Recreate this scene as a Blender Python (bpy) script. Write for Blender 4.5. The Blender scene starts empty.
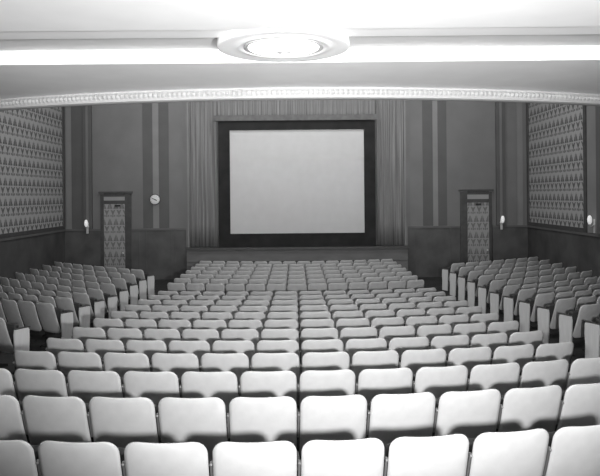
import bpy, bmesh, math, random
from mathutils import Vector, Matrix
random.seed(4)
sc = bpy.context.scene
C = sc.collection
PI = math.pi

# ---------------------------------------------------------------- camera
CZ = 2.96
F = 617.0
cam_d = bpy.data.cameras.new('camera'); cam = bpy.data.objects.new('camera', cam_d); C.objects.link(cam)
cam_d.sensor_width = 36.0; cam_d.lens = F / 600 * 36.0
cam_d.shift_x = 4 / 600; cam_d.shift_y = -43 / 600
cam_d.clip_start = 0.05; cam_d.clip_end = 200
ROLL = -0.5
cam.matrix_world = Matrix.Translation((0, 0, CZ)) @ Matrix.Rotation(PI / 2, 4, 'X') @ Matrix.Rotation(math.radians(ROLL), 4, 'Z')
sc.camera = cam

# ---------------------------------------------------------------- world, lights, exposure
w = bpy.data.worlds.new('world'); sc.world = w; w.use_nodes = True
w.node_tree.nodes['Background'].inputs['Color'].default_value = (1, 1, 1, 1)
w.node_tree.nodes['Background'].inputs['Strength'].default_value = 0.0
sc.view_settings.view_transform = 'Standard'; sc.view_settings.look = 'None'
sc.view_settings.gamma = 1; sc.view_settings.use_curve_mapping = False
sc.view_settings.exposure = 0.0

def area(name, loc, target, power, size, spread=180, shape='DISK', sy=None):
    l = bpy.data.lights.new(name, 'AREA'); l.shape = shape; l.size = size; l.energy = power
    if sy: l.size_y = sy
    l.spread = math.radians(spread)
    o = bpy.data.objects.new(name, l); C.objects.link(o); o.location = loc
    o.rotation_euler = (Vector(target) - Vector(loc)).to_track_quat('-Z', 'Y').to_euler()
    return o

# the photographer's flash reflector, right of and a little lower than the camera
area('flash_reflector', (0.80, 0.15, CZ - 0.30), (0.30, 8.0, 5.1), 262, 0.24, 98)
# unseen fill lights added at the rear to brighten the balcony underside
for lx_, pw_ in ((-2.6, 45), (0, 62), (2.6, 45)):
    area('soffit_fill', (lx_, -6.2, 1.7), (lx_ * 1.3, 8.2, 4.85), pw_, 0.5, 32)
# unseen fill lights added under the hall ceiling, above the balcony edge
for hx in (-4.2, 0, 4.2):
    for hy in (12.5, 17.5):
        area('hall_fill', (hx, hy, 9.3), (hx, hy + 1.0, 0), 96, 1.2)

# ---------------------------------------------------------------- materials
class E:
    """tiny expression wrapper around math nodes"""
    def __init__(s, nt, sock): s.nt = nt; s.s = sock
    def _m(s, op, *a, clamp=False):
        n = s.nt.nodes.new('ShaderNodeMath'); n.operation = op; n.use_clamp = clamp
        for i, v in enumerate((s,) + a):
            if isinstance(v, E): s.nt.links.new(v.s, n.inputs[i])
            else: n.inputs[i].default_value = float(v)
        return E(s.nt, n.outputs[0])
    def __add__(s, o): return s._m('ADD', o)
    def __sub__(s, o): return s._m('SUBTRACT', o)
    def __mul__(s, o): return s._m('MULTIPLY', o)
    def __truediv__(s, o): return s._m('DIVIDE', o)
    def abs(s): return s._m('ABSOLUTE')
    def fract(s): return s._m('FRACT')
    def floor(s): return s._m('FLOOR')
    def lt(s, o): return s._m('LESS_THAN', o)
    def gt(s, o): return s._m('GREATER_THAN', o)
    def sq(s): return s * s
    def max(s, o): return s._m('MAXIMUM', o)
    def min(s, o): return s._m('MINIMUM', o)

def g(v): return (v, v, v, 1)

def mat(name, v, rough=0.6, noise=0.0, nscale=8.0, bump=0.0, bscale=60.0, metal=0.0, spec=0.5, stretch=None):
    m = bpy.data.materials.new(name); m.use_nodes = True; nt = m.node_tree
    b = nt.nodes['Principled BSDF']
    b.inputs['Base Color'].default_value = g(v); b.inputs['Roughness'].default_value = rough
    b.inputs['Metallic'].default_value = metal; b.inputs['Specular IOR Level'].default_value = spec
    tc = nt.nodes.new('ShaderNodeTexCoord')
    src = tc.outputs['Object']
    if stretch:
        mp = nt.nodes.new('ShaderNodeMapping'); mp.inputs['Scale'].default_value = stretch
        nt.links.new(src, mp.inputs['Vector']); src = mp.outputs['Vector']
    if noise:
        n = nt.nodes.new('ShaderNodeTexNoise'); n.inputs['Scale'].default_value = nscale; n.inputs['Detail'].default_value = 6
        nt.links.new(src, n.inputs['Vector'])
        r = nt.nodes.new('ShaderNodeValToRGB')
        r.color_ramp.elements[0].position = .3; r.color_ramp.elements[1].position = .7
        r.color_ramp.elements[0].color = g(v * (1 - noise)); r.color_ramp.elements[1].color = g(min(1, v * (1 + noise)))
        nt.links.new(n.outputs['Fac'], r.inputs['Fac']); nt.links.new(r.outputs['Color'], b.inputs['Base Color'])
    if bump:
        n2 = nt.nodes.new('ShaderNodeTexNoise'); n2.inputs['Scale'].default_value = bscale; n2.inputs['Detail'].default_value = 3
        nt.links.new(src, n2.inputs['Vector'])
        bp = nt.nodes.new('ShaderNodeBump'); bp.inputs['Strength'].default_value = bump; bp.inputs['Distance'].default_value = .01
        nt.links.new(n2.outputs['Fac'], bp.inputs['Height']); nt.links.new(bp.outputs['Normal'], b.inputs['Normal'])
    return m

def emis(name, v, strength, base=0.8):
    m = mat(name, base, .3)
    b = m.node_tree.nodes['Principled BSDF']
    b.inputs['Emission Color'].default_value = g(v); b.inputs['Emission Strength'].default_value = strength
    return m

def damask(name, axis, pw, ph, light, dark):
    """woven cloth with rows of dark leaf sprays: upright triangles alternating with forked sprigs"""
    m = mat(name, light, .9); nt = m.node_tree; b = nt.nodes['Principled BSDF']
    tc = nt.nodes.new('ShaderNodeTexCoord'); sp = nt.nodes.new('ShaderNodeSeparateXYZ')
    nt.links.new(tc.outputs['Object'], sp.inputs[0])
    U = E(nt, sp.outputs[axis]); V = E(nt, sp.outputs['Z'])
    row = (V / ph).floor(); v = (V / ph).fract()
    par = (row / 2.0).fract().gt(.25)
    u = ((U / pw) + par * 0.5).fract() - .5
    a = u.abs()
    # A : solid tree-like triangle with a pale spine and scalloped sides
    edge = (E(nt, v.s) * -0.46) + 0.46
    scal = ((v * 4.0).fract() - .5) * 0.07
    tri = a.lt(edge + scal) * v.gt(.06) * v.lt(.94)
    spine = a.gt((v * .02) + .022)
    tri = tri * spine
    # B : forked sprig (V of two leaves), stem and berry
    fork = (a - (v - .40) * 0.55).abs().lt(.10) * v.gt(.36) * v.lt(.94)
    stem = a.lt(.07) * v.gt(.28) * v.lt(.86)
    ball = (a.sq() + ((v - .17) * .8).sq()).lt(.013)
    arms = (a - .30).sq().lt(.008) * (v - .20).abs().lt(.11)
    spr = fork.max(stem).max(ball).max(arms)
    one = E(nt, par.s) * -1.0 + 1.0
    mask = (tri * par).max(spr * one)
    ns = nt.nodes.new('ShaderNodeTexNoise'); ns.inputs['Scale'].default_value = 22; ns.inputs['Detail'].default_value = 4
    nt.links.new(tc.outputs['Object'], ns.inputs['Vector'])
    fac = mask * 0.85 + (E(nt, ns.outputs['Fac']) - .5) * 0.5
    mx = nt.nodes.new('ShaderNodeMix'); mx.data_type = 'RGBA'; mx.clamp_factor = True
    mx.inputs[6].default_value = g(light); mx.inputs[7].default_value = g(dark)
    nt.links.new(fac.s, mx.inputs[0]); nt.links.new(mx.outputs[2], b.inputs['Base Color'])
    return m

M = dict(
    back=mat('seat_back_paint', .70, .42, .05, 9, .05, 40),
    cushion=mat('dark_leather', .035, .45, .2, 20),
    iron=mat('cast_iron', .05, .5, .2, 20),
    steel=mat('hinge_steel', .35, .4, metal=.6),
    arm=mat('dark_wood_arm', .06, .4, .2, 14),
    panel=mat('end_panel_paint', .82, .5, .06, 5, stretch=(6, 18, .7)),
    carpet=mat('dark_carpet', .022, .95, .35, 5, .2, 120),
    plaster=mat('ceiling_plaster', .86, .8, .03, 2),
    trough=mat('trough_shaded', .58, .8, .03, 2), step=mat('trough_step_shaded', .80, .8, .03, 2),  # ceiling plaster toned down so the recess and its step carry painted shade
    rearceil=mat('rear_ceiling_low_bounce', .32, .85, .05, 2),  # out-of-view ceiling, darkened to cut bounce light onto the seats
    soffit=mat('soffit_plaster', .92, .8, .03, 2),
    mould=mat('moulding_plaster', .44, .6),
    wall=mat('wall_plaster', .185, .85, .08, 1.2, .1, 80),
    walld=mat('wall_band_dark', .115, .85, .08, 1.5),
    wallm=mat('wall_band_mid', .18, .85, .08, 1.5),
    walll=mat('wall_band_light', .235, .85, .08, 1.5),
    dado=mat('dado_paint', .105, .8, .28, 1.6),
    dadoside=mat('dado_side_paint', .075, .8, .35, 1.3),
    cap=mat('dado_rail', .13, .6, .1, 3),
    darkwood=mat('dark_wood', .07, .5, .2, 6),
    transom=mat('transom_board', .33, .7, .05, 3),
    black=mat('masking_cloth', .018, .95, .35, 2.5),
    screen=mat('screen_cloth', .56, .85, .03, 3),
    curtain=mat('curtain_cloth', .20, .9, .5, 3.2, stretch=(9, 1, .10)),
    valance=mat('batten_cloth', .14, .9, .2, 6),
    stage=mat('stage_front_paint', .18, .8, .12, 2, stretch=(1, 1, 3)),
    stagefloor=mat('stage_floor', .05, .7, .2, 3),
    chrome=mat('clock_rim', .30, .25, metal=.8),
    face=mat('clock_face', .80, .35),
    ink=mat('clock_ink', .02, .5),
    brass=mat('sconce_metal', .75, .35, metal=.2),
    glass=emis('sconce_shade', 1, .4),
    bowl=emis('lamp_bowl_glass', 1, 2.5),
    damL=damask('damask_wall_cloth', 'Y', .31, .285, .42, .07),
    damR=damask('damask_wall_cloth_right', 'Y', .30, .285, .42, .07),
    damD=damask('damask_door_cloth', 'X', .21, .28, .36, .16),
)

# ---------------------------------------------------------------- helpers
def link(name, me, m, parent=None, loc=None):
    o = bpy.data.objects.new(name, me); C.objects.link(o)
    if m is not None and not me.materials: me.materials.append(m)
    if parent is not None: o.parent = parent
    if loc is not None: o.location = loc
    return o

def mesh_of(bm, name, smooth=False):
    bmesh.ops.recalc_face_normals(bm, faces=bm.faces[:])
    me = bpy.data.meshes.new(name); bm.to_mesh(me); bm.free()
    if smooth:
        for p in me.polygons: p.use_smooth = True
    return me

def box(bm, x0, x1, y0, y1, z0, z1, bev=0.0):
    r = bmesh.ops.create_cube(bm, size=1.0)
    vs = r['verts']
    for v in vs:
        v.co.x = x0 if v.co.x < 0 else x1
        v.co.y = y0 if v.co.y < 0 else y1
        v.co.z = z0 if v.co.z < 0 else z1
    if bev:
        es = list({e for v in vs for e in v.link_edges})
        bmesh.ops.bevel(bm, geom=es, offset=bev, segments=2, affect='EDGES', profile=.6)

def boxes(name, lst, m, parent=None, bev=0.0):
    bm = bmesh.new()
    for b in lst: box(bm, *b, bev=bev)
    return link(name, mesh_of(bm, name), m, parent)

def lathe(bm, prof, n=24, c=(0, 0, 0), axis='Z', close=True):
    """prof: list of (r, h) ; axis Z up or Y towards -Y"""
    rings = []
    for r, h in prof:
        ring = []
        for k in range(n):
            a = 2 * PI * k / n
            if axis == 'Z': p = (c[0] + r * math.cos(a), c[1] + r * math.sin(a), c[2] + h)
            else: p = (c[0] + r * math.cos(a), c[1] - h, c[2] + r * math.sin(a))
            ring.append(bm.verts.new(p))
        rings.append(ring)
    for i in range(len(rings) - 1):
        for k in range(n):
            bm.faces.new((rings[i][k], rings[i][(k + 1) % n], rings[i + 1][(k + 1) % n], rings[i + 1][k]))
    if close:
        bm.faces.new(rings[0]); bm.faces.new(rings[-1][::-1])

def struct(o): o['kind'] = 'structure'; return o

def thing(name, label, cat, loc=(0, 0, 0), rz=0, group=None):
    o = bpy.data.objects.new(name, None); C.objects.link(o); o.location = loc; o.rotation_euler = (0, 0, rz)
    o.empty_display_size = .1
    o['label'] = label; o['category'] = cat
    if group: o['group'] = group
    return o

def prism(bm, poly, x0, x1):
    """extrude a (y,z) outline along x"""
    a = [bm.verts.new((x0, y, z)) for y, z in poly]; b = [bm.verts.new((x1, y, z)) for y, z in poly]
    bm.faces.new(a); bm.faces.new(b[::-1])
    n = len(poly)
    for i in range(n): bm.faces.new((a[i], a[(i + 1) % n], b[(i + 1) % n], b[i]))

# ---------------------------------------------------------------- floor profile
D0, DR = 3.85, .87          # first row distance and row spacing
SEATH = .85
def row_d(n): return D0 + DR * n - (.13, .08, .02)[n] if n < 3 else D0 + DR * n if n < 12 else 14.72 + .83 * (n - 12)
RT = [(-7, .0), (3.84, .024), (4.76, .046), (5.7, .030), (6.6, .020), (7.5, 0), (99, 0)]
def rise(y):
    for (a, p), (b, q) in zip(RT, RT[1:]):
        if a <= y <= b: return p + (q - p) * (y - a) / (b - a)
    return 0
BANK = .075                 # the side blocks stand on a slight bank
def floor_z(y, x=0):
    h = 1.494 + .0533 / .87 * (y - D0) - rise(y)
    y1 = 14.0
    h1 = 1.494 + .0533 / .87 * (y1 - D0)
    if y > y1: h = h1 + (2.11 - h1) * min(1, (y - y1) / .6)
    k = min(1, max(0, (abs(x) - 3.35) / .6))
    return max(0, CZ - SEATH - min(h, 2.11)) + BANK * k * k * (3 - 2 * k)

# ---------------------------------------------------------------- structure
XW = 8.05; YF = 21.4; YB = -6.5; ZH = 9.5
SOF = CZ + 1.60             # underside of the balcony
ys = [YB, 0, 3.84, 4.76, 5.7, 6.6, 7.5, 10, 14.0, 14.6, 18, YF + .3]
bm = bmesh.new()
for i in range(len(ys) - 1):
    pass
xs = [-XW - .3, -3.95, -3.8, -3.65, -3.5, -3.35, 3.35, 3.5, 3.65, 3.8, 3.95, XW + .3]
top = [[bm.verts.new((x, y, floor_z(y, x))) for y in ys] for x in xs]
bot = [[bm.verts.new((x, y, -.3)) for y in ys] for x in xs]
for i in range(len(ys) - 1):
    for j in range(len(xs) - 1):
        bm.faces.new((top[j][i], top[j][i + 1], top[j + 1][i + 1], top[j + 1][i]))
        bm.faces.new((bot[j][i], bot[j + 1][i], bot[j + 1][i + 1], bot[j][i + 1]))
    for j in (0, -1): bm.faces.new((top[j][i], bot[j][i], bot[j][i + 1], top[j][i + 1]))
for j in range(len(xs) - 1):
    for i in (0, -1): bm.faces.new((top[j][i], top[j + 1][i], bot[j + 1][i], bot[j][i]))
struct(link('floor', mesh_of(bm, 'floor'), M['carpet']))

struct(boxes('wall_left', [(-XW - .25, -XW, YB, YF + .25, -.3, ZH)], M['wall']))
struct(boxes('wall_right', [(XW, XW + .25, YB, YF + .25, -.3, ZH)], M['wall']))
struct(boxes('wall_front', [(-XW, XW, YF, YF + .25, -.3, ZH)], M['wall']))
struct(boxes('wall_back', [(-XW - .25, XW + .25, YB - .25, YB, -.3, ZH)], M['dado']))  # unseen wall given the dark dado tone to reduce bounced fill
struct(boxes('ceiling', [(-XW - .25, XW + .25, YB - .25, YF + .25, ZH, ZH + .2)], M['plaster']))

# balcony : near ceiling, cross trough, outer soffit with curved front edge
TR0, TR1, TRH = 5.95, 7.37, .15
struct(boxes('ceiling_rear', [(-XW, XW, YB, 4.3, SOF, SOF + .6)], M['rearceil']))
struct(boxes('ceiling_underside', [(-XW, XW, 4.3, TR0, SOF, SOF + .6)], M['plaster']))
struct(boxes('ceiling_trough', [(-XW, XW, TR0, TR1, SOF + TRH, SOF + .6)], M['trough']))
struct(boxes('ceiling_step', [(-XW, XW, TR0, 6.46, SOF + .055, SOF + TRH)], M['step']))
RE = 13.9
def edge_y(x): return 9.2 + (RE - math.sqrt(RE * RE - x * x))
bm = bmesh.new()
n = 60; A = []
for z in (SOF, SOF + .9):
    A.append([bm.verts.new((-XW + 2 * XW * i / n, edge_y(-XW + 2 * XW * i / n) + .12, z)) for i in range(n + 1)])
B = [[bm.verts.new((-XW + 2 * XW * i / n, TR1, z)) for i in range(n + 1)] for z in (SOF, SOF + .9)]
for i in range(n):
    bm.faces.new((B[0][i], B[0][i + 1], A[0][i + 1], A[0][i])); bm.faces.new((B[1][i], A[1][i], A[1][i + 1], B[1][i + 1]))
    bm.faces.new((A[0][i], A[0][i + 1], A[1][i + 1], A[1][i])); bm.faces.new((B[0][i], B[1][i], B[1][i + 1], B[0][i + 1]))
for i in (0, n): bm.faces.new((A[0][i], A[1][i], B[1][i], B[0][i]))
struct(link('ceiling_soffit', mesh_of(bm, 'soffit'), M['soffit']))
struct(boxes('trim_1', [(-XW, XW, TR1 - .03, TR1 + .05, SOF - .022, SOF + .01)], M['soffit']))

# moulded plaster edge (leaf-and-dart swept along the curve)
bm = bmesh.new()
prof = [(0.0, .02), (.0, -.015), (-.012, -.03), (-.03, -.055), (-.03, -.085), (-.015, -.11), (-.012, -.125), (-.02, -.13), (-.02, -.15), (.03, -.165), (.12, -.165), (.12, .02)]
disp = [0, 0, .3, 1, 1, .3, 0, 0, 0, 0, 0, 0]
NS = 900; prev = None
for i in range(NS + 1):
    x = -XW + 2 * XW * i / NS; y = edge_y(x); th = math.asin(x / RE)
    s = RE * th
    k = abs(math.sin(PI * s / .075)); k2 = .5 + .5 * math.cos(2 * PI * s / .035)
    ring = []
    for (py, pz), dd in zip(prof, disp):
        off = py - dd * (.024 * k * k - .006 * k2)
        ring.append(bm.verts.new((x - off * math.sin(th), y + off * math.cos(th), SOF + pz)))
    if prev:
        for j in range(len(ring)): bm.faces.new((prev[j], prev[(j + 1) % len(ring)], ring[(j + 1) % len(ring)], ring[j]))
    prev = ring
struct(link('trim_2', mesh_of(bm, 'moulding'), M['mould']))

# ---------------------------------------------------------------- front wall bands, dado, doors
K = 21.38 / F
def X(px): return (px - 296) * K
def Zr(px, py): return CZ - (py + (px - 300) * .0087 - 195) * K
DADO = 1.82
tn = 3
def trim(lst, m, bev=0.0):
    global tn
    o = struct(boxes('trim_%d' % tn, lst, M[m] if isinstance(m, str) else m, bev=bev)); tn += 1
    return o
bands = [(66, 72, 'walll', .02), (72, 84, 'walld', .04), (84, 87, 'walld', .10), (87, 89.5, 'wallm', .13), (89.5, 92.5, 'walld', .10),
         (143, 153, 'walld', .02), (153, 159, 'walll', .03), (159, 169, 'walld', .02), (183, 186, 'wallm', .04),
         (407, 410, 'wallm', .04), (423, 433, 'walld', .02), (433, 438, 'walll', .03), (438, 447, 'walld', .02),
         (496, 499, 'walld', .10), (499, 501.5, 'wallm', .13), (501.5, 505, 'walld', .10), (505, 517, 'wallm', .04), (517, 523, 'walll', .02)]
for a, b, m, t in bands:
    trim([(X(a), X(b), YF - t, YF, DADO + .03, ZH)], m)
# dado on the front wall, broken by doors and stage
for a, b in ((61.5, 100.5), (131.5, 188), (405, 459.5), (492, 529)):
    x0, x1 = max(X(a), -XW), min(X(b), XW)
    trim([(x0, x1, YF - .05, YF, 0, DADO - .04)], 'dado')
    trim([(x0, x1, YF - .075, YF, DADO - .04, DADO + .03)], 'cap')
for px in (139, 146, 171, 175, 414, 418, 450):
    trim([(X(px) - .02, X(px) + .02, YF - .07, YF - .05, .0, DADO - .05)], 'dado')
# side wall dado
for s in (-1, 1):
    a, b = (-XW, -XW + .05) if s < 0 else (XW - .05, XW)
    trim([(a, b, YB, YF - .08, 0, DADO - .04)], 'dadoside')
    a, b = (-XW, -XW + .08) if s < 0 else (XW - .08, XW)
    trim([(a, b, YB, YF - .08, DADO - .04, DADO + .03)], 'cap')

def door(idx, fx0, fx1, lx0, lx1, ty, ly, rail):
    cx = (fx0 + fx1) / 2
    top = Zr(cx, ty); leaf = Zr(cx, ly)
    r = bpy.data.objects.new('door_%d' % idx, None); C.objects.link(r); struct(r)
    r.location = (X(cx), YF, 0)
    c = X(cx); a0, a1 = X(fx0) - c, X(fx1) - c; b0, b1 = X(lx0) - c, X(lx1) - c
    boxes('door_frame', [(a0, b0, -.06, 0, 0, top - .10), (b1, a1, -.06, 0, 0, top - .10),
                         (b0, b1, -.06, 0, leaf, leaf + .12), (b0, b1, -.06, 0, top - .18, top - .06),
                         (a0 - .05, a1 + .05, -.11, 0, top - .06, top)], M['darkwood'], r, bev=.008)
    boxes('transom_panel', [(b0, b1, -.045, 0, leaf + .12, top - .18)], M['transom'], r)
    lf = boxes('door_leaf', [(b0, b1, -.045, 0, .01, leaf)], M['damD'], r)
    boxes('door_closer', [(-.02, .16, -.10, -.045, leaf - .09, leaf - .03)], M['ink'], r, bev=.01)
    bm = bmesh.new(); lathe(bm, [(.012, .0), (.012, .03), (.03, .035), (.034, .05), (.02, .065)], 14, (b1 - .07, -.045, 1.0), 'Y')
    link('door_knob', mesh_of(bm, 'door_knob', True), M['brass'], r)
door(1, 100.5, 131.4, 104, 125, 191.5, 204.0, 0)
door(2, 460, 491.5, 467, 488.5, 189.3, 202.5, 0)

# ---------------------------------------------------------------- stage, curtain, screen
SX0, SX1 = X(189), X(404.5)
STG = CZ - (247.0 - 195) * 21.0 / F
struct(boxes('wall_stage', [(SX0 - .02, SX1 + .02, 20.95, YF, 0, STG - .06)], M['stage']))
trim([(SX0 - .05, SX1 + .05, 20.88, YF, STG - .06, STG)], 'darkwood')
for zz in (.35, .72):
    trim([(SX0, SX1, 20.93, 20.95, zz, zz + .03)], 'stage')
# proscenium frame strips
trim([(SX0 - .09, SX0 - .03, YF - .12, YF, STG, ZH)], 'wallm')
trim([(SX0 - .03, SX0 + .03, YF - .16, YF, STG, ZH)], 'walll')
trim([(SX1 + .03, SX1 + .09, YF - .12, YF, STG, ZH)], 'wallm')
trim([(SX1 - .03, SX1 + .03, YF - .16, YF, STG, ZH)], 'walll')

def curtain(name, x0, x1, z0, z1, y, pitch, amp, m):
    bm = bmesh.new(); nx = int((x1 - x0) / .022); rows = 8; grid = []
    ph = random.random() * 6
    for j in range(rows + 1):
        z = z0 + (z1 - z0) * j / rows; r = []
        for i in range(nx + 1):
            x = x0 + (x1 - x0) * i / nx
            t = x * 2 * PI / pitch + ph + .9 * math.sin(x * 2.3) + .25 * math.sin(z * 1.3 + x * 5)
            dy = amp * (math.sin(t) + .35 * math.sin(2.3 * t + 1))
            r.append((x, y + dy, z))
        grid.append(r)
    F0 = [[bm.verts.new(p) for p in r] for r in grid]; F1 = [[bm.verts.new((p[0], p[1] + .012, p[2])) for p in r] for r in grid]
    for j in range(rows):
        for i in range(nx):
            bm.faces.new((F0[j][i], F0[j][i + 1], F0[j + 1][i + 1], F0[j + 1][i]))
            bm.faces.new((F1[j][i], F1[j + 1][i], F1[j + 1][i + 1], F1[j][i + 1]))
    for i in range(nx):
        for j in (0, rows): bm.faces.new((F0[j][i], F0[j][i + 1], F1[j][i + 1], F1[j][i]))
    for j in range(rows):
        for i in (0, nx): bm.faces.new((F0[j][i], F0[j + 1][i], F1[j + 1][i], F1[j][i]))
    return link(name, mesh_of(bm, name, True), m)
K2 = 21.15 / F
def X2(px): return (px - 296) * K2
def Z2(px, py): return CZ - (py + (px - 300) * .0087 - 195) * K2
cu = curtain('stage_curtain', SX0 + .04, X2(217), STG + .01, 7.6, 21.27, .16, .028, M['curtain'])
cu['label'] = 'striped pleated stage curtain hanging left of the black screen border'; cu['category'] = 'curtain'; cu['group'] = 'stage curtains'
cu = curtain('stage_curtain', X2(377.5), SX1 - .04, STG + .01, 7.6, 21.27, .16, .028, M['curtain'])
cu['label'] = 'striped pleated stage curtain hanging right of the black screen border'; cu['category'] = 'curtain'; cu['group'] = 'stage curtains'
cu = curtain('curtain_valance', X2(217) + .03, X2(377.5) - .03, Z2(298, 119), 7.6, 21.27, .20, .024, M['curtain'])
cu['label'] = 'pleated curtain valance hanging above the projection screen'; cu['category'] = 'curtain'

s0, s1, t0, t1 = X2(230.3), X2(364.2), Z2(297, 130), Z2(297, 233.2)
f0, f1, u0, u1 = X2(219), X2(375.3), Z2(297, 121.3), STG + .02
ps = thing('projection_screen', 'large pale projection screen with wide black masking border on the stage', 'screen', ((s0 + s1) / 2, 21.12, STG))
cx = (s0 + s1) / 2
boxes('screen_surface', [(s0 - cx - .03, s1 - cx + .03, .0, .03, t1 - STG - .03, t0 - STG + .03)], M['screen'], ps)
boxes('masking_border', [(f0 - cx, s0 - cx, -.06, .06, .005, u0 - STG), (s1 - cx, f1 - cx, -.06, .06, .005, u0 - STG),
                         (s0 - cx, s1 - cx, -.06, .06, t0 - STG, u0 - STG), (s0 - cx, s1 - cx, -.06, .06, .005, t1 - STG)], M['black'], ps)
vb = boxes('curtain_batten', [(X2(214.5), X2(377.5), 20.98, 21.14, Z2(296, 121.2) + .01, Z2(296, 115.5))], M['valance'], bev=.01)
vb['label'] = 'grey pelmet batten directly above the black screen border'; vb['category'] = 'pelmet'

# ---------------------------------------------------------------- damask wall panels
def wall_panel(side, y0, y1, m, label):
    s = -1 if side == 'left' else 1
    xa = s * XW
    r = thing('wall_panel', label, 'wall panel', (xa, (y0 + y1) / 2, DADO + .03), group='damask wall panels')
    L = (y1 - y0) / 2; H = 6.4
    def sx(a, b): return (min(-s * a, -s * b), max(-s * a, -s * b))
    a, b = sx(0, .035); boxes('patterned_cloth', [(a, b, -L + .1, L - .1, .10, H - .1)], m, r)
    a, b = sx(0, .08)
    boxes('frame', [(a, b, -L, -L + .12, 0, H), (a, b, L - .12, L, 0, H), (a, b, -L + .12, L - .12, 0, .12), (a, b, -L + .12, L - .12, H - .12, H)], M['darkwood'], r, bev=.012)
wall_panel('left', 14.6, 21.3, M['damL'], 'dark-framed damask wall panel on the left wall, patterned with leaf sprays')
wall_panel('right', 17.0, 21.3, M['damR'], 'dark-framed damask wall panel on the right wall, patterned with leaf sprays')
trim([(XW - .05, XW, 16.35, 16.95, DADO + .04, ZH)], 'walll')
trim([(XW - .12, XW, 15.9, 16.3, DADO + .04, ZH)], 'walld')

# ---------------------------------------------------------------- clock and sconces
ck = thing('wall_clock', 'round pale wall clock on the front wall, right of the left door', 'clock', (X(155.3), YF - .03, Zr(155, 199.5)))
bm = bmesh.new(); lathe(bm, [(.16, 0), (.185, .01), (.19, .04), (.18, .06), (.165, .065), (.16, .05)], 40, (0, 0, 0), 'Y'); link('clock_rim', mesh_of(bm, 'clock_rim', True), M['chrome'], ck)
bm = bmesh.new(); lathe(bm, [(.162, .03), (.162, .055), (.12, .068), (.001, .072)], 40, (0, 0, 0), 'Y'); fc = link('clock_face', mesh_of(bm, 'clock_face', True), M['face'], ck)
bm = bmesh.new()
for k in range(12):
    a = k * PI / 6
    r0 = bmesh.ops.create_cube(bm, size=1, matrix=Matrix.Translation((.135 * math.sin(a), -.066, .135 * math.cos(a))) @ Matrix.Rotation(a, 4, 'Y') @ Matrix.Diagonal((.008, .004, .022, 1)))
link('hour_mark', mesh_of(bm, 'hour_marks'), M['ink'], fc)
for nm, a, l, wd in (('hour_hand', 2.1, .085, .03), ('minute_hand', -1.2, .125, .022)):
    bm = bmesh.new()
    bmesh.ops.create_cube(bm, size=1, matrix=Matrix.Rotation(a, 4, 'Y') @ Matrix.Translation((0, -.078, l / 2 - .01)) @ Matrix.Diagonal((wd, .004, l, 1)))
    link(nm, mesh_of(bm, nm), M['ink'], fc)

def sconce(loc, rz, label):
    r = thing('wall_sconce', label, 'wall lamp', loc, rz, 'wall sconces')
    bm = bmesh.new(); lathe(bm, [(.02, -.0), (.06, .004), (.055, .02), (.02, .03)], 18, (0, 0, 0), 'Y')
    box(bm, -.04, .04, -.014, 0, -.24, .14, .005); link('back_plate', mesh_of(bm, 'back_plate', True), M['brass'], r)
    bm = bmesh.new()
    pts = [(0, -.02, 0), (0, -.07, -.05), (0, -.12, -.04), (0, -.13, 0)]
    for p, q in zip(pts, pts[1:]):
        p, q = Vector(p), Vector(q); d = q - p
        bmesh.ops.create_cone(bm, cap_ends=True, segments=10, radius1=.012, radius2=.012, depth=d.length + .01,
                              matrix=Matrix.Translation((p + q) / 2) @ d.to_track_quat('Z', 'Y').to_matrix().to_4x4())
    link('arm', mesh_of(bm, 'arm', True), M['brass'], r)
    bm = bmesh.new(); lathe(bm, [(.03, -.01), (.045, 0), (.03, .01)], 16, (0, -.13, 0)); link('candle_cup', mesh_of(bm, 'cup', True), M['brass'], r)
    bm = bmesh.new(); lathe(bm, [(.03, .01), (.055, .06), (.06, .14), (.045, .21), (.02, .24)], 18, (0, -.13, 0)); link('glass_shade', mesh_of(bm, 'shade', True), M['glass'], r)
sconce((X(88.2), YF - .13, Zr(88, 226.5)), 0, 'small wall sconce on the pilaster left of the left door')
sconce((X(500.2), YF - .13, Zr(500, 222.5)), 0, 'small wall sconce on the pilaster right of the right door')
sconce((XW - .05, 16.55, CZ - 32.0 * 16.5 / F), -PI / 2, 'small wall sconce on the right wall beside the damask panel')

# ---------------------------------------------------------------- ceiling lamp
lx, ly = -.12, 6.66
lamp = thing('ceiling_lamp', 'round white ceiling lamp with glass bowl on a plaster disc', 'ceiling lamp', (lx, ly, SOF))
bm = bmesh.new()
lathe(bm, [(.68, .148), (.70, .10), (.715, .0), (.71, -.012), (.69, -.018), (.60, -.008), (.52, -.004), (.50, -.014), (.47, -.018), (.45, -.004), (.42, .01)], 72)
link('plaster_disc', mesh_of(bm, 'plaster_disc', True), M['plaster'], lamp)
bm = bmesh.new(); lathe(bm, [(.405, .005), (.425, -.002), (.43, -.014), (.405, -.022), (.39, -.01)], 64)
link('metal_ring', mesh_of(bm, 'metal_ring', True), M['mould'], lamp)
bm = bmesh.new()
pr = [(.385 * math.cos(t * PI / 20), -.008 - .05 * math.sin(t * PI / 20)) for t in range(0, 10)] + [(.012, -.058)]
lathe(bm, pr, 56); bowl = link('glass_bowl', mesh_of(bm, 'glass_bowl', True), M['bowl'], lamp)
bm = bmesh.new(); lathe(bm, [(.05, -.052), (.085, -.060), (.05, -.068), (.02, -.074), (.024, -.085), (.004, -.093)], 18)
link('finial', mesh_of(bm, 'finial', True), M['brass'], lamp)

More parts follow.
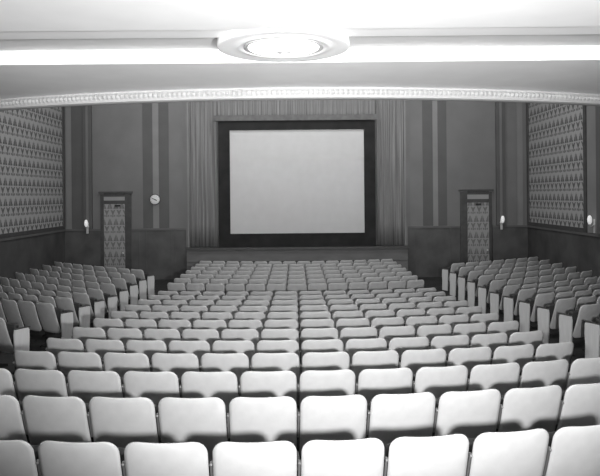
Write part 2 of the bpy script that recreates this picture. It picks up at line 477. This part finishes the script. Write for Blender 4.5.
# ---------------------------------------------------------------- theatre seats
REC = math.radians(17.5)
W0 = .53
def back_bm(w=W0, taper=1.0):
    """one curved, reclined back shell with rounded corners"""
    bm = bmesh.new()
    hw = .253; L = .592; th = .020
    nu, nv = 14, 12
    def outline(s, t):
        # s,t in [-1,1]x[0,1] -> superellipse-like rounded rect
        x = s * hw; v = t * L
        rt, rb = .092, .08
        if v > L - rt:
            k = (v - (L - rt)) / rt; lim = hw - rt * (1 - math.sqrt(max(0, 1 - k * k)))
            x = s * lim
        if v < rb:
            k = (rb - v) / rb; lim = hw - rb * (1 - math.sqrt(max(0, 1 - k * k)))
            x = s * lim
        return x, v
    vs_t = [0, .015, .04, .08, .14, .25, .4, .55, .7, .80, .87, .91, .945, .97, .988, 1.0]
    def P(s, t, side):
        x, v = outline(s, t)
        v -= .005 * (1 - (x / hw) ** 2) * max(0, (t - .8) / .2)      # top edge dips a little in the middle
        fwd = .024 * (x / hw) ** 2 - .012 * math.sin(PI * t)         # sides wrap forward, belly backwards
        roll = .02 * max(0, (t - .9) / .1) ** 2                        # lip rolls back at the top
        edge = max(abs(s) ** 8, max(0, (t - .95) / .05), max(0, (.03 - t) / .03))
        half = th / 2 * (1 - .55 * edge)
        y = fwd + roll * 0 + side * half
        # recline about the bottom
        Y = y * math.cos(REC) - v * math.sin(REC); Z = y * math.sin(REC) + v * math.cos(REC)
        return (x, Y + .02, Z + .285)
    G = {}
    for side in (-1, 1):
        for j, t in enumerate(vs_t):
            for i in range(nu + 1):
                s = math.sin((i / nu - .5) * PI) ; s = .35 * s + .65 * (2 * i / nu - 1)
                G[side, j, i] = bm.verts.new(P(s, t, side))
    nj = len(vs_t) - 1
    for j in range(nj):
        for i in range(nu):
            for side in (-1, 1):
                f = (G[side, j, i], G[side, j, i + 1], G[side, j + 1, i + 1], G[side, j + 1, i])
                bm.faces.new(f if side < 0 else f[::-1])
    for j in range(nj):
        for i in (0, nu): bm.faces.new((G[-1, j, i], G[-1, j + 1, i], G[1, j + 1, i], G[1, j, i]))
    for i in range(nu):
        for j in (0, nj): bm.faces.new((G[-1, j, i], G[-1, j, i + 1], G[1, j, i + 1], G[1, j, i]))
    return bm
def cushion_bm():
    bm = bmesh.new(); box(bm, -.215, .215, -.04, .04, 0, .40, .028)
    bmesh.ops.subdivide_edges(bm, edges=bm.edges[:], cuts=1)
    R = Matrix.Rotation(math.radians(9), 4, 'X')
    for v in bm.verts:
        v.co.y += .02 * (1 - (v.co.x / .215) ** 2) * (1 if v.co.y > 0 else 0)
        v.co = R @ v.co; v.co += Vector((0, .15, .31))
    return bm
STDW = .012
def standard_bm(x):
    bm = bmesh.new()
    poly = [(-.02, -.012), (-.02, .03), (.08, .06), (.09, .26), (.078, .30), (.062, .40), (.055, .50), (.09, .585), (.16, .585), (.15, .44), (.20, .40), (.17, .34), (.13, .30), (.12, .06), (.25, .03), (.25, -.012)]
    prism(bm, poly, x - STDW, x + STDW); return bm
def arm_bm(x):
    bm = bmesh.new(); box(bm, x - .022, x + .022, .03, .30, .585, .607, .008)
    return bm
def bracket_bm(x):
    bm = bmesh.new()
    prism(bm, [(-.035, .50), (-.015, .50), (-.082, .71), (-.102, .71)], x - .007, x + .007)
    bmesh.ops.create_uvsphere(bm, u_segments=10, v_segments=8, radius=.010, matrix=Matrix.Translation((x, -.104, .695)))
    return bm
def endpanel_bm(s):
    """aisle end panel: tall board with a bowed front edge and a rounded top rear"""
    bm = bmesh.new()
    poly = [(.02, .03), (.01, .20), (.0, .42), (-.005, .58), (.0, .650), (.225, .650), (.245, .62), (.245, .50), (.235, .30), (.24, .12), (.25, .03)]
    x = s * W0 / 2
    prism(bm, poly, min(x + s * .014, x + s * .04), max(x + s * .014, x + s * .04)); 
    es = [e for e in bm.edges if abs(e.verts[0].co.x - e.verts[1].co.x) < 1e-6]
    bmesh.ops.bevel(bm, geom=es, offset=.006, segments=2, affect='EDGES')
    return bm
def endarm_bm(s):
    bm = bmesh.new(); x = s * (W0 / 2 + .018)
    poly = [(.01, .652), (.005, .663), (.24, .667), (.262, .661), (.25, .652)]
    prism(bm, poly, x - .020, x + .024)
    return bm

ME = dict(br=mesh_of(bracket_bm(-W0 / 2), 'back_bracket'), back=mesh_of(back_bm(), 'backrest', True), cushion=mesh_of(cushion_bm(), 'seat_cushion', True),
          std=mesh_of(standard_bm(-W0 / 2), 'standard'), std_r=mesh_of(standard_bm(W0 / 2), 'standard_r'),
          arm=mesh_of(arm_bm(-W0 / 2), 'armrest'), arm_r=mesh_of(arm_bm(W0 / 2), 'armrest_r'),
          ep_r=mesh_of(endpanel_bm(1), 'end_panel_r'), ep_l=mesh_of(endpanel_bm(-1), 'end_panel_l'),
          ea_r=mesh_of(endarm_bm(1), 'end_arm_r'), ea_l=mesh_of(endarm_bm(-1), 'end_arm_l'))
PARTS = dict(br=('back_bracket', 'steel'), back=('backrest', 'back'), cushion=('seat_cushion', 'cushion'), std=('standard', 'iron'), std_r=('standard', 'iron'),
             arm=('armrest', 'arm'), arm_r=('armrest', 'arm'), ep_r=('end_panel', 'panel'), ep_l=('end_panel', 'panel'),
             ea_r=('armrest', 'arm'), ea_l=('armrest', 'arm'))
for k, (nm, m) in PARTS.items(): ME[k].materials.append(M[m])

cam_inv = cam.matrix_world.inverted()
def project(p):
    q = cam_inv @ Vector(p)
    if q.z > -.3: return None
    return (296 + F * q.x / -q.z, 195 - F * q.y / -q.z, -q.z)

ORD = ['', 'first', 'second', 'third', 'fourth', 'fifth', 'sixth', 'seventh', 'eighth', 'ninth', 'tenth', 'eleventh', 'twelfth', 'thirteenth', 'fourteenth', 'fifteenth', 'sixteenth', 'seventeenth', 'eighteenth', 'nineteenth']
seats = []   # dict(x,y,z,rz,sx,parts,label,group,size)
RC = 11.5
def in_view(p, sx):
    """does the back of a seat at p show inside the frame"""
    ok = False
    for dx in (-.27, 0, .27):
        for dz in (.45, .84):
            q = project((p[0] + dx, p[1] - .12, p[2] + dz))
            if q and -1 < q[0] < 601 and -1 < q[1] < 474: ok = True
    return ok
def add_row(kind, n, pts, sx, side=None):
    """pts: list of (x, y, rz) from left to right"""
    vis = []
    N = len(pts)
    for k, (x, y, rz) in enumerate(pts):
        z = floor_z(y, x)
        if not in_view((x, y, z), sx): continue
        q = project((x, y, z + .8)); vis.append((k, x, y, z, rz, q))
    for j, (k, x, y, z, rz, q) in enumerate(vis):
        parts = ['back', 'cushion', 'std', 'arm'] + (['br'] if kind == 'centre' and n < 6 else [])
        if k == N - 1: parts += ['std_r', 'arm_r']
        if kind == 'centre':
            full = len(vis) == N
            if full:
                if k + 1 <= N // 2: pos = ORD[k + 1] + ' from the left aisle'
                elif N % 2 and k == N // 2: pos = 'exactly in the middle'
                else: pos = ORD[N - k] + ' from the right aisle'
            else:
                pos = ORD[j + 1] + " visible from the left"
            rw = 'nearest row' if n == 0 else (ORD[n + 1] + ' row from the camera' if n < 12 else (ORD[19 - n] + ' row from the stage' if n < 18 else 'front row by the stage'))
            look = 'pale'
            lab = f'{look} seat {pos}, centre block, {rw}'
            grp = 'centre block theatre seats, rear rows' if n < 12 else 'centre block theatre seats, front rows'
        else:
            front = 14 if side == 'left' else 15
            r_ = front - n + 1
            if side == 'left' and n < 6: r_ -= 1
            rw = 'front row' if r_ == 1 else ORD[r_] + ' row from the stage'
            i_ = N - k if side == 'left' else k + 1
            end = (side == 'left' and k == N - 1) or (side == 'right' and k == 0)
            pos = ORD[i_] + ' from the aisle'
            look = 'dim grey' if side == 'left' else 'grey-backed'
            lab = f'{look} aisle seat with pale end panel, {side} block, {rw}' if end else f'{look} seat {pos}, {side} block, {rw}'
            grp = f'{side} side block theatre seats'
            if end:
                if side == 'left': parts = [p for p in parts if p not in ('std_r', 'arm_r')] + ['std_r', 'ep_r', 'ea_r']
                else: parts = ['back', 'cushion', 'std', 'ep_l', 'ea_l']
        vis_size = 1.0 / q[2] ** 2
        seats.append(dict(x=x, y=y, z=z, rz=rz, sx=sx, parts=parts, label=lab, group=grp, size=vis_size * (1.0 if kind == 'centre' else (1.2 if 'end panel' in lab else .75)),))

def centre_row(n):
    if n < 12: N, sx = 12, (1.0 if n < 3 else .99)
    elif n < 18: N, sx = 13, 12 / 13
    else: N, sx = 14, 12 / 14
    p = W0 * sx; pts = []
    for k in range(N):
        ph = (k - (N - 1) / 2) * p / RC
        x, y = RC * math.sin(ph), RC * (1 - math.cos(ph))
        a = math.radians(2.6 - .1 * n)          # the rows stand a little askew to the camera
        pts.append((x * math.cos(a) - y * math.sin(a) + (.03 if 2 < n < 12 else 0), row_d(n) + .12 + x * math.sin(a) + y * math.cos(a), ph + a))
    return pts, sx
for n in range(0, 19):
    pts, sx = centre_row(n)
    add_row('centre', n, pts, sx)

def side_row(side, n):
    s = -1 if side == 'left' else 1
    xa = 4.15 if side == 'left' else 4.43
    ph0 = math.radians(32 if side == 'left' else 26); Rs = 26.0
    x, y = xa, 8.2 + .905 * (n - 5) + .85
    pts = []; ph = ph0
    x += math.cos(ph) * (W0 / 2 + .03); y += math.sin(ph) * (W0 / 2 + .03)
    while x < XW - .36:
        pts.append((s * x, y, s * ph))
        x += W0 * math.cos(ph); y += W0 * math.sin(ph); ph += W0 / Rs
    if s < 0: pts = pts[::-1]
    return pts
for n in range(3, 15):
    if n == 6: continue
    add_row('side', n, side_row('left', n), 1.0, 'left')
for n in range(3, 16):
    add_row('side', n, side_row('right', n), 1.0, 'right')

seats.sort(key=lambda s: -s['size'])
own, rest = seats[:300], seats[300:]
print('SEATS', len(seats))
proto = {}
for k, (nm, m) in PARTS.items():
    o = bpy.data.objects.new(nm, ME[k]); proto[k] = o
for s in own:
    r = bpy.data.objects.new('theatre_seat', None); C.objects.link(r); r.empty_display_size = .1
    r.location = (s['x'], s['y'], s['z']); r.rotation_euler = (0, 0, s['rz']); r.scale = (s['sx'], 1, 1)
    r['label'] = s['label']; r['category'] = 'theatre seat'; r['group'] = s['group']
    for k in s['parts']:
        c = proto[k].copy(); c.parent = r; C.objects.link(c)
        if k.startswith('ep'): c['label'] = 'pale painted aisle end panel'
for o in proto.values(): bpy.data.objects.remove(o)
if rest:
    V = []; Fc = []; mi = []; mats = []
    for s in rest:
        T = Matrix.Translation((s['x'], s['y'], s['z'])) @ Matrix.Rotation(s['rz'], 4, 'Z') @ Matrix.Diagonal((s['sx'], 1, 1, 1))
        for k in s['parts']:
            me = ME[k]; b0 = len(V); mm = M[PARTS[k][1]]
            if mm not in mats: mats.append(mm)
            V += [T @ v.co for v in me.vertices]
            for p in me.polygons: Fc.append([b0 + i for i in p.vertices]); mi.append((mats.index(mm), p.use_smooth))
    me = bpy.data.meshes.new('far_seats'); me.from_pydata(V, [], Fc)
    for m_ in mats: me.materials.append(m_)
    for p, (i, sm) in zip(me.polygons, mi): p.material_index = i; p.use_smooth = sm
    o = bpy.data.objects.new('theatre_seats', me); C.objects.link(o)
    o['kind'] = 'stuff'; o['label'] = 'smallest farthest theatre seats in the rows nearest the stage'; o['category'] = 'theatre seats'
